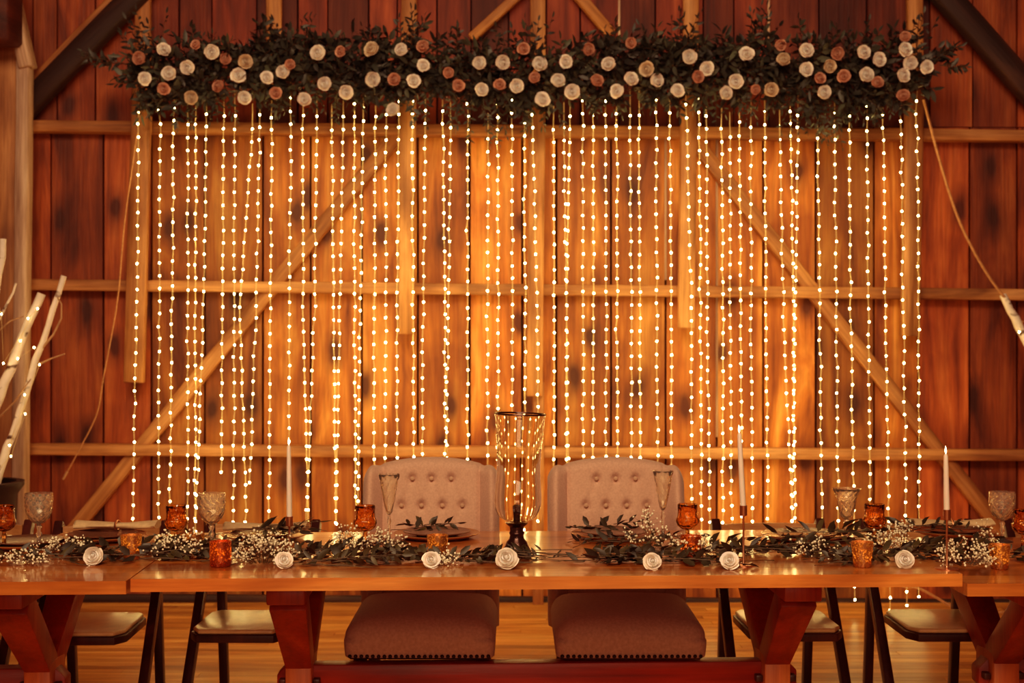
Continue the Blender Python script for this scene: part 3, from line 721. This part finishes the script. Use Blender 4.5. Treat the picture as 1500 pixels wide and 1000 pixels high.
place(amb,[(Ttop(6,740,.143,ZL),'amber glass goblet at the left edge of the photo'),
           (Ttop(258,740,.143),'amber glass goblet left of a frosted crystal goblet on the middle table'),
           (Ttop(535,740,.143),'amber glass goblet in front of the left tufted chair'),
           (Ttop(1007,738,.143),'amber glass goblet beside the right tufted chair and its flute'),
           (Ttop(1281,738,.143),'amber glass goblet just right of the flared crystal goblet'),
           (Ttop(1499,746,.143,ZR),'amber glass goblet at the right edge of the photo')])
cry=goblet('crystal_goblet',cr_bowl,cr_foot,'crystal',13,.045,'goblet','cut crystal goblets',.014)
place(cry,[(Ttop(57,722,.18,ZL),'cut crystal goblet on the left table, beside the urn'),
           (Ttop(310,722,.18),'cut crystal goblet beside the leftmost taper candle'),
           (Ttop(1468,720,.18,ZR),'cut crystal goblet on the right table')])
flr=goblet('flared_goblet',fl_bowl,cr_foot,'crystal',12,.05,'goblet','cut crystal goblets',.012)
place(flr,[(Ttop(1240,715,.18),'flared cut crystal goblet left of an amber goblet')])
flu=goblet('champagne_flute',ch_bowl,ch_foot,'crystal',9,.05,'glass','champagne flutes',.02)
place(flu,[(Ttop(570,694,.235),'crystal champagne flute before the left tufted chair'),
           (Ttop(971,689,.235),'crystal champagne flute before the right tufted chair')])
def votive(mat,taper):
    root=empty('votive_holder',(0,0,0),'x','candle holder','mercury glass votive holders')
    r0,r1=.0325-taper,.0335
    pr=[(.0,.001),(r0-.004,0),(r0,.004),(r0+.0005,.02),((r0+r1)/2,.045),(r1-.0005,.066),(r1,.078)]
    inn=[(r-.002,max(z,.006)) for r,z in pr[1:]]
    q=MB(); q.lathe(pr+inn[::-1]+[(.0,.006)],40,flute=18,fa=.012); q.build('cup',M[mat],root,angle=60)
    c=MB(); c.lathe([(.0,.007),(.019,.007),(.019,.026),(.0,.026)],24); wx=c.build('tealight',M['wax'],root,angle=30)
    f=MB(); f.lathe([(.0,.030),(.004,.034),(.0045,.039),(.002,.048),(.0,.054)],12); f.build('flame',M['tealight'],wx)
    return root
vr=votive('merc_red',.0); vg=votive('merc_gold',.005)
place(vr,[(Ttop(323,792,.078),'red copper speckled votive holder left of the big white blossom cluster'),
          (Ttop(1012,784,.078),'copper votive holder under the amber goblet by the right tufted chair')])
place(vg,[(Ttop(641,783,.078),'golden speckled votive holder before the left tufted chair'),
          (Ttop(1263,793,.078),'golden ribbed votive holder below the flared crystal goblet'),
          (Ttop(1464,797,.078,ZR),'golden speckled votive holder on the right table below the crystal goblet'),
          (Ttop(192,783,.078),'golden votive holder among leaves near the left table joint'),
          (Ttop(284,781,.078),'golden votive holder half hidden below the left amber goblet')])
def taper(px,base,top,bot,tilt,label,z=ZT):
    p=T(px,base,z); s=F/p.y; hh=lambda y: CZ-z-(y-500)/s
    root=empty('candlestick',p,label,'candlestick','slim copper candlesticks')
    zb=hh(bot); zt=hh(top)
    q=MB(); q.lathe([(.0,0),(.036,0),(.036,.003),(.006,.006),(.0035,.012),(.003,zb-.036),(.004,zb-.031),(.0115,zb-.029),(.0118,zb+.002),(.0095,zb+.002),(.0095,zb-.02),(.0,zb-.02)],24)
    q.build('holder',M['copper'],root)
    c=empty('taper_candle',p+Vector((0,0,zb-.019)),label.replace('copper candlestick','ivory taper candle standing').replace('slim ','slim '),'candle','ivory taper candles')
    c.rotation_euler=(0,math.radians(tilt),0)
    L=zt-zb+.019
    q=MB(); q.lathe([(.0,0),(.0092,0),(.009,L*.3),(.0075,L*.8),(.0062,L-.006),(.004,L),(.0,L+.001)],20); q.build('wax',M['wax'],c)
    q=MB(); q.lathe([(.0,L+.001),(.0028,L+.006),(.0032,L+.012),(.0016,L+.020),(.0,L+.026)],12); q.build('flame',M['flame'],c)
taper(424,812,652,757,-.5,'copper candlestick on the middle table, between the folding and left tufted chairs')
taper(1089,828,634,741,-3,'copper candlestick right of the right tufted chair')
taper(1387,833,665,747,-1,'copper candlestick at the right end of the middle table')
# place settings
def plate_set():
    ch=empty('charger_plate',(0,0,0),'x','plate','gold charger plates')
    q=MB(); q.lathe([(.0,.004),(.10,.0),(.11,.002),(.150,.016),(.152,.018),(.150,.0195),(.112,.008),(.0,.008)],48); q.build('rim_plate',M['charger'],ch)
    pl=empty('dinner_plate',(0,0,0),'x','plate','dark dinner plates on the chargers')
    q=MB(); q.lathe([(.0,.0),(.07,.0),(.075,.003),(.118,.014),(.119,.016),(.117,.017),(.078,.007),(.0,.006)],48); q.build('coupe',M['plate'],pl)
    return ch,pl
ch,pl=plate_set()
# name the single meshes plainly
sets=[(640,787,ZT,'the left tufted chair'),(900,787,ZT,'the right tufted chair'),(388,789,ZT,'the folding chair beside the leftmost taper'),(1180,789,ZT,'the folding chair left of the flared goblet'),(150,790,ZL,'the folding chair on the left table'),(1395,783,ZT,'the folding chair at the right table joint'),(40,800,ZL,'the cut-off chair at the far left')]
place(ch,[(T(x,y,z),'gold charger plate set before '+t) for x,y,z,t in sets])
place(pl,[(T(x,y,z)+Vector((0,0,.0085)),'dark dinner plate on the charger before '+t) for x,y,z,t in sets])
def napkin():
    root=empty('napkin',(0,0,0),'x','napkin','rolled linen napkins')
    q=MB(); n=24; k=12; vs=[]; fs=[]
    for i in range(n+1):
        t=-1+2*i/n; wv=.030+.018*abs(t)**1.5; hv=.010+.004*abs(t)
        for j in range(k):
            a=2*PI*j/k; fold=1+.12*math.sin(3*a+4*t)
            vs.append((t*.145,wv*math.cos(a)*fold,.013+hv*math.sin(a)*fold+.004*t*t))
    for i in range(n):
        for j in range(k): fs.append((i*k+j,i*k+(j+1)%k,(i+1)*k+(j+1)%k,(i+1)*k+j))
    fs.append(tuple(range(k))); fs.append(tuple(n*k+j for j in reversed(range(k))))
    q.add(vs,fs); q.build('cloth',M['napkin'],root,angle=80)
    q=MB(); 
    pts=[(0.0,.034*math.cos(a),.014+.016*math.sin(a)) for a in [2*PI*i/16 for i in range(17)]]
    q.tube(pts,.0035,6,cap=False); q.build('napkin_ring',M['copper'],root)
    return root
nk=napkin()
place(nk,[(T(388,789)+Vector((0,.03,.025)),'tan rolled napkin on the plate behind the leftmost taper'),
          (T(158,788,ZL)+Vector((.02,.05,.026)),'tan rolled napkin on the plate of the left table'),
          (T(1395,783)+Vector((0,.02,.025)),'tan rolled napkin on the plate behind the rightmost taper')])

# ------------------------------------------------------------------ table roses
for i,(px,py,lb,sx) in enumerate(((138,827,'white rose on the left table near the table joint',1.05),(417,832,'white rose at the foot of the leftmost taper',.95),(632,831,'white rose in front of the golden votive of the left tufted chair',.95),
        (742,833,'largest white rose, against the foot of the hurricane lamp',1.2),(955,834,'white rose below the blossoms before the right tufted chair',.95),(1068,833,'white rose beside the foot of the middle taper',1.0),(1324,832,'white rose right of the ribbed golden votive',1.0))):
    z=ZL if px<190 else ZT; p=T(px,py,z); r=.032*sx
    o=bpy.data.objects.new('rose',RM['white_rose'][i%3]); C.objects.link(o)
    Mx=face((R.uniform(-.35,.35),-1,R.uniform(.35,.8)),R.uniform(0,6),r); Mx.translation=p+Vector((0,-.012,r*.88))
    o.matrix_world=Mx; tag(o,lb,'rose','white roses on the tables')

# ------------------------------------------------------------------ greenery runner on the tables
def table_sprig(px,py,dx,dy,L,nl,ll,lw,label,z=ZT,k=3,lift=.03,tint=.45):
    p=T(px,py,z); root=empty('leafy_sprig',p,label,'greenery','leafy sprigs of the table runner')
    fo=MB(); s_=MB()
    for j in range(k+2):
        b=Vector((R.uniform(-.05,.05),R.uniform(-.02,.045),.010+R.uniform(0,.018)))
        sg=R.choice((1,1,1,-1))
        sprig(fo,s_,b,(dx*sg+R.uniform(-.3,.3),dy+R.uniform(-.30,.40),R.uniform(-.02,.16)),L*R.uniform(.7,1.15),nl,ll*R.uniform(.8,1.2),lw*R.uniform(.8,1.3),R.choice((.2,.35,.5,.75)),bend=(R.uniform(-.3,.3),R.uniform(-.3,.3),-.12),sr=.0019,spread=.55)
    for j in range(2):                                     # bare curling stalks
        b=Vector((R.uniform(-.04,.04),R.uniform(-.03,.03),.01)); q=[b]
        v=Vector((dx*R.choice((1,-1)),R.uniform(-.4,.4),R.uniform(.05,.35)))
        for i in range(6): v=(v+Vector((0,R.uniform(-.3,.3),-.10))).normalized(); q.append(q[-1]+v*L*.2)
        s_.tube(q,.0014,4,cap=False)
    for m in (fo,s_):
        for v in m.v:
            if v.z>.05: v.z=.05+(v.z-.05)*.45
    for m in (fo,s_):
        for v in m.v:
            if v.z<.004: v.z=.004+R.uniform(0,.004)
    fo.build('leaves',M['leaf2'],root,angle=180); s_.build('stem',M['stem'],root)
    return root
SP=[(20,822,1,.1,.22,10,.05,.016,'leafy sprig beside the left edge amber goblet',ZL),
 (85,822,1,-.1,.2,9,.07,.022,'long-leaved sprig left of the left table rose',ZL),
 (165,812,1,.2,.22,9,.07,.030,'broad-leaved sprig right of the left table rose',ZL),
 (205,822,1,0,.2,9,.055,.028,'broad-leaved sprig at the left table joint',ZT),
 (250,818,1,0,.22,12,.05,.02,'dark sprig below the half hidden golden votive',ZT),
 (330,805,1,.3,.24,9,.05,.02,'dark sprig behind the red copper votive',ZT),
 (360,790,1,-.1,.22,8,.08,.02,'long dark leaves across the plate behind the leftmost taper',ZT),
 (430,818,1,.1,.25,12,.06,.024,'dark sprig right of the white rose at the leftmost taper',ZT),
 (470,830,1,.2,.2,9,.06,.022,'nearest dark sprig between leftmost taper and left tufted chair',ZT),
 (535,824,1,0,.26,13,.06,.026,'dark sprig at the foot of the left tufted chair goblet',ZT),
 (660,826,1,.1,.2,13,.045,.02,'dark sprig between the golden votive and the largest rose',ZT),
 (690,822,1,.05,.14,10,.04,.022,'short dark sprig just left of the largest rose',ZT),
 (795,822,-1,.1,.2,9,.05,.012,'stemmy sprig just right of the hurricane lamp foot',ZT),
 (850,820,-1,.0,.32,4,.03,.008,'bare dark stems lying right of the hurricane lamp',ZT),
 (872,824,1,.0,.22,10,.06,.024,'dark sprig left of the white rose at the right tufted chair',ZT),
 (925,800,1,.1,.2,8,.05,.018,'dark sprig among blossoms before the right tufted chair',ZT),
 (985,826,1,.05,.26,12,.065,.026,'dark sprig below the right tufted chair goblet',ZT),
 (1045,812,1,.1,.22,8,.075,.022,'long-leaved sprig behind the rose at the middle taper',ZT),
 (1095,815,1,.05,.25,10,.065,.022,'dark sprig right of the middle taper',ZT),
 (1160,812,1,.0,.26,9,.06,.022,'sprig with arching stems before the flared goblet',ZT),
 (1195,800,1,.15,.22,8,.08,.022,'long dark leaves across the plate left of the flared goblet',ZT),
 (1262,828,1,.1,.12,9,.045,.018,'reddish dark sprig in front of the ribbed golden votive',ZT),
 (1290,820,1,.1,.2,10,.05,.02,'dark sprig behind the rose right of the ribbed votive',ZT),
 (1338,812,1,-.05,.26,12,.07,.028,'thick dark sprig left of the rightmost taper',ZT),
 (1352,792,1,.1,.22,8,.07,.018,'thin sprig on the plate behind the rightmost taper',ZT),
 (1480,825,1,0,.22,10,.06,.024,'dark sprig right of the right table votive',ZR),
 (618,790,1,.1,.10,6,.05,.018,'small dark leaves on the left tufted chair plate',ZT),
 (890,789,1,.1,.11,6,.055,.02,'small dark leaves on the right tufted chair plate',ZT)]
for a in SP:
    k=2 if 'plate' in a[8] or 'bare' in a[8] or 'short' in a[8] else 4
    o=table_sprig(*a[:9],z=a[9],k=k)
    if 'plate' in a[8]: o.location.z+=.022
def gyps(px,py,w,h,n,label,z=ZT):
    p=T(px,py,z); root=empty('gypsophila_sprig',p,label,'flowers',"baby's breath sprigs on the tables")
    s_=MB(); bl=MB(); W=w/F*p.y; H=h/F*p.y
    for i in range(max(12,n//6)):
        x=R.uniform(-.5,.5)*W; z1=H*R.uniform(.3,1)*(1-.5*(2*x/W)**2); yy=R.uniform(-.05,.05)
        tip=Vector((x,yy,z1)); base=Vector((x*.35,yy*.4,.004)); mid=base.lerp(tip,.55)+Vector((R.uniform(-.008,.008),0,.004))
        s_.tube([base,mid,tip],.0008,3,cap=False)
        for j in range(9):
            q=tip+Vector((R.gauss(0,.012),R.gauss(0,.012),R.gauss(0,.011))); q.z=max(q.z,.006)
            s_.tube([mid.lerp(tip,.6),q],.0004,3,cap=False)
            bl.ball(q,R.uniform(.0022,.0043),5,4)
    s_.build('stem',M['stem'],root); o=bl.build('blossoms',M['blossom'],root,angle=180); o['kind']='stuff'
GP=[(95,812,80,28,130,"baby's breath below the crystal goblet on the left table",ZL),(30,826,70,18,90,"baby's breath along the front of the left table edge",ZL),
 (262,818,85,40,190,"baby's breath around the left amber goblet on the middle table",ZT),(385,826,88,42,260,"largest baby's breath cluster, right of the red copper votive",ZT),
 (508,812,45,42,90,"baby's breath just left of the left tufted chair goblet",ZT),(562,812,55,34,120,"baby's breath at the left champagne flute foot",ZT),(655,826,30,14,30,"small baby's breath bits right of the votive rose",ZT),
 (955,812,70,62,95,"tall baby's breath before the right champagne flute",ZT),(1015,820,50,34,100,"baby's breath in front of the copper votive by the right tufted chair",ZT),
 (1296,812,45,36,100,"baby's breath right of the ribbed golden votive",ZT),(1325,806,28,44,60,"small upright baby's breath behind the rightmost white rose",ZT),
 (1415,829,70,40,190,"baby's breath between rightmost taper and right table votive",ZT),(1446,806,28,34,60,"baby's breath at the foot of the right table crystal goblet",ZR),(1195,816,60,26,50,"loose baby's breath before the flared crystal goblet",ZT)]
for a in GP: gyps(*a[:6],z=a[6])

# ------------------------------------------------------------------ light, sky, camera
def area(name,loc,target,sx,sy,e,col):
    l=bpy.data.lights.new(name,'AREA'); l.shape='RECTANGLE'; l.size=sx; l.size_y=sy; l.energy=e; l.color=col
    o=bpy.data.objects.new(name,l); C.objects.link(o); o.location=loc
    o.rotation_euler=(Vector(target)-Vector(loc)).to_track_quat('-Z','Y').to_euler(); return o
area('hall_light',(-.4,.2,4.5),(0,6.3,1.0),4.0,1.6,375,(1,.72,.50))
area('front_light',(.3,-2.5,2.2),(0,5,1.0),3.0,1.6,75,(1,.70,.48))
wld=bpy.data.worlds.new('barn_ambience'); bpy.context.scene.world=wld; wld.use_nodes=True
bg=wld.node_tree.nodes['Background']; bg.inputs[0].default_value=(1,.42,.22,1); bg.inputs[1].default_value=.05
cam=bpy.data.cameras.new('camera'); co=bpy.data.objects.new('camera',cam); C.objects.link(co)
co.location=(0,0,CZ); co.rotation_euler=(PI/2,0,0); cam.sensor_width=36; cam.lens=F/1500*36
cam.dof.use_dof=True; cam.dof.focus_distance=4.4; cam.dof.aperture_fstop=3.8
sc=bpy.context.scene; sc.camera=co
sc.view_settings.view_transform='Standard'
try: sc.view_settings.look='None'
except Exception: pass

vs=sc.view_settings; vs.use_curve_mapping=True; cm=vs.curve_mapping
for ci,pts in ((0,((.05,.050),(.3,.31))),(1,((.02,.011),(.06,.043),(.15,.13),(.4,.40))),(2,((.02,.010),(.06,.038),(.15,.11),(.4,.37)))):
    for x,y in pts: cm.curves[ci].points.new(x,y)
cm.update()
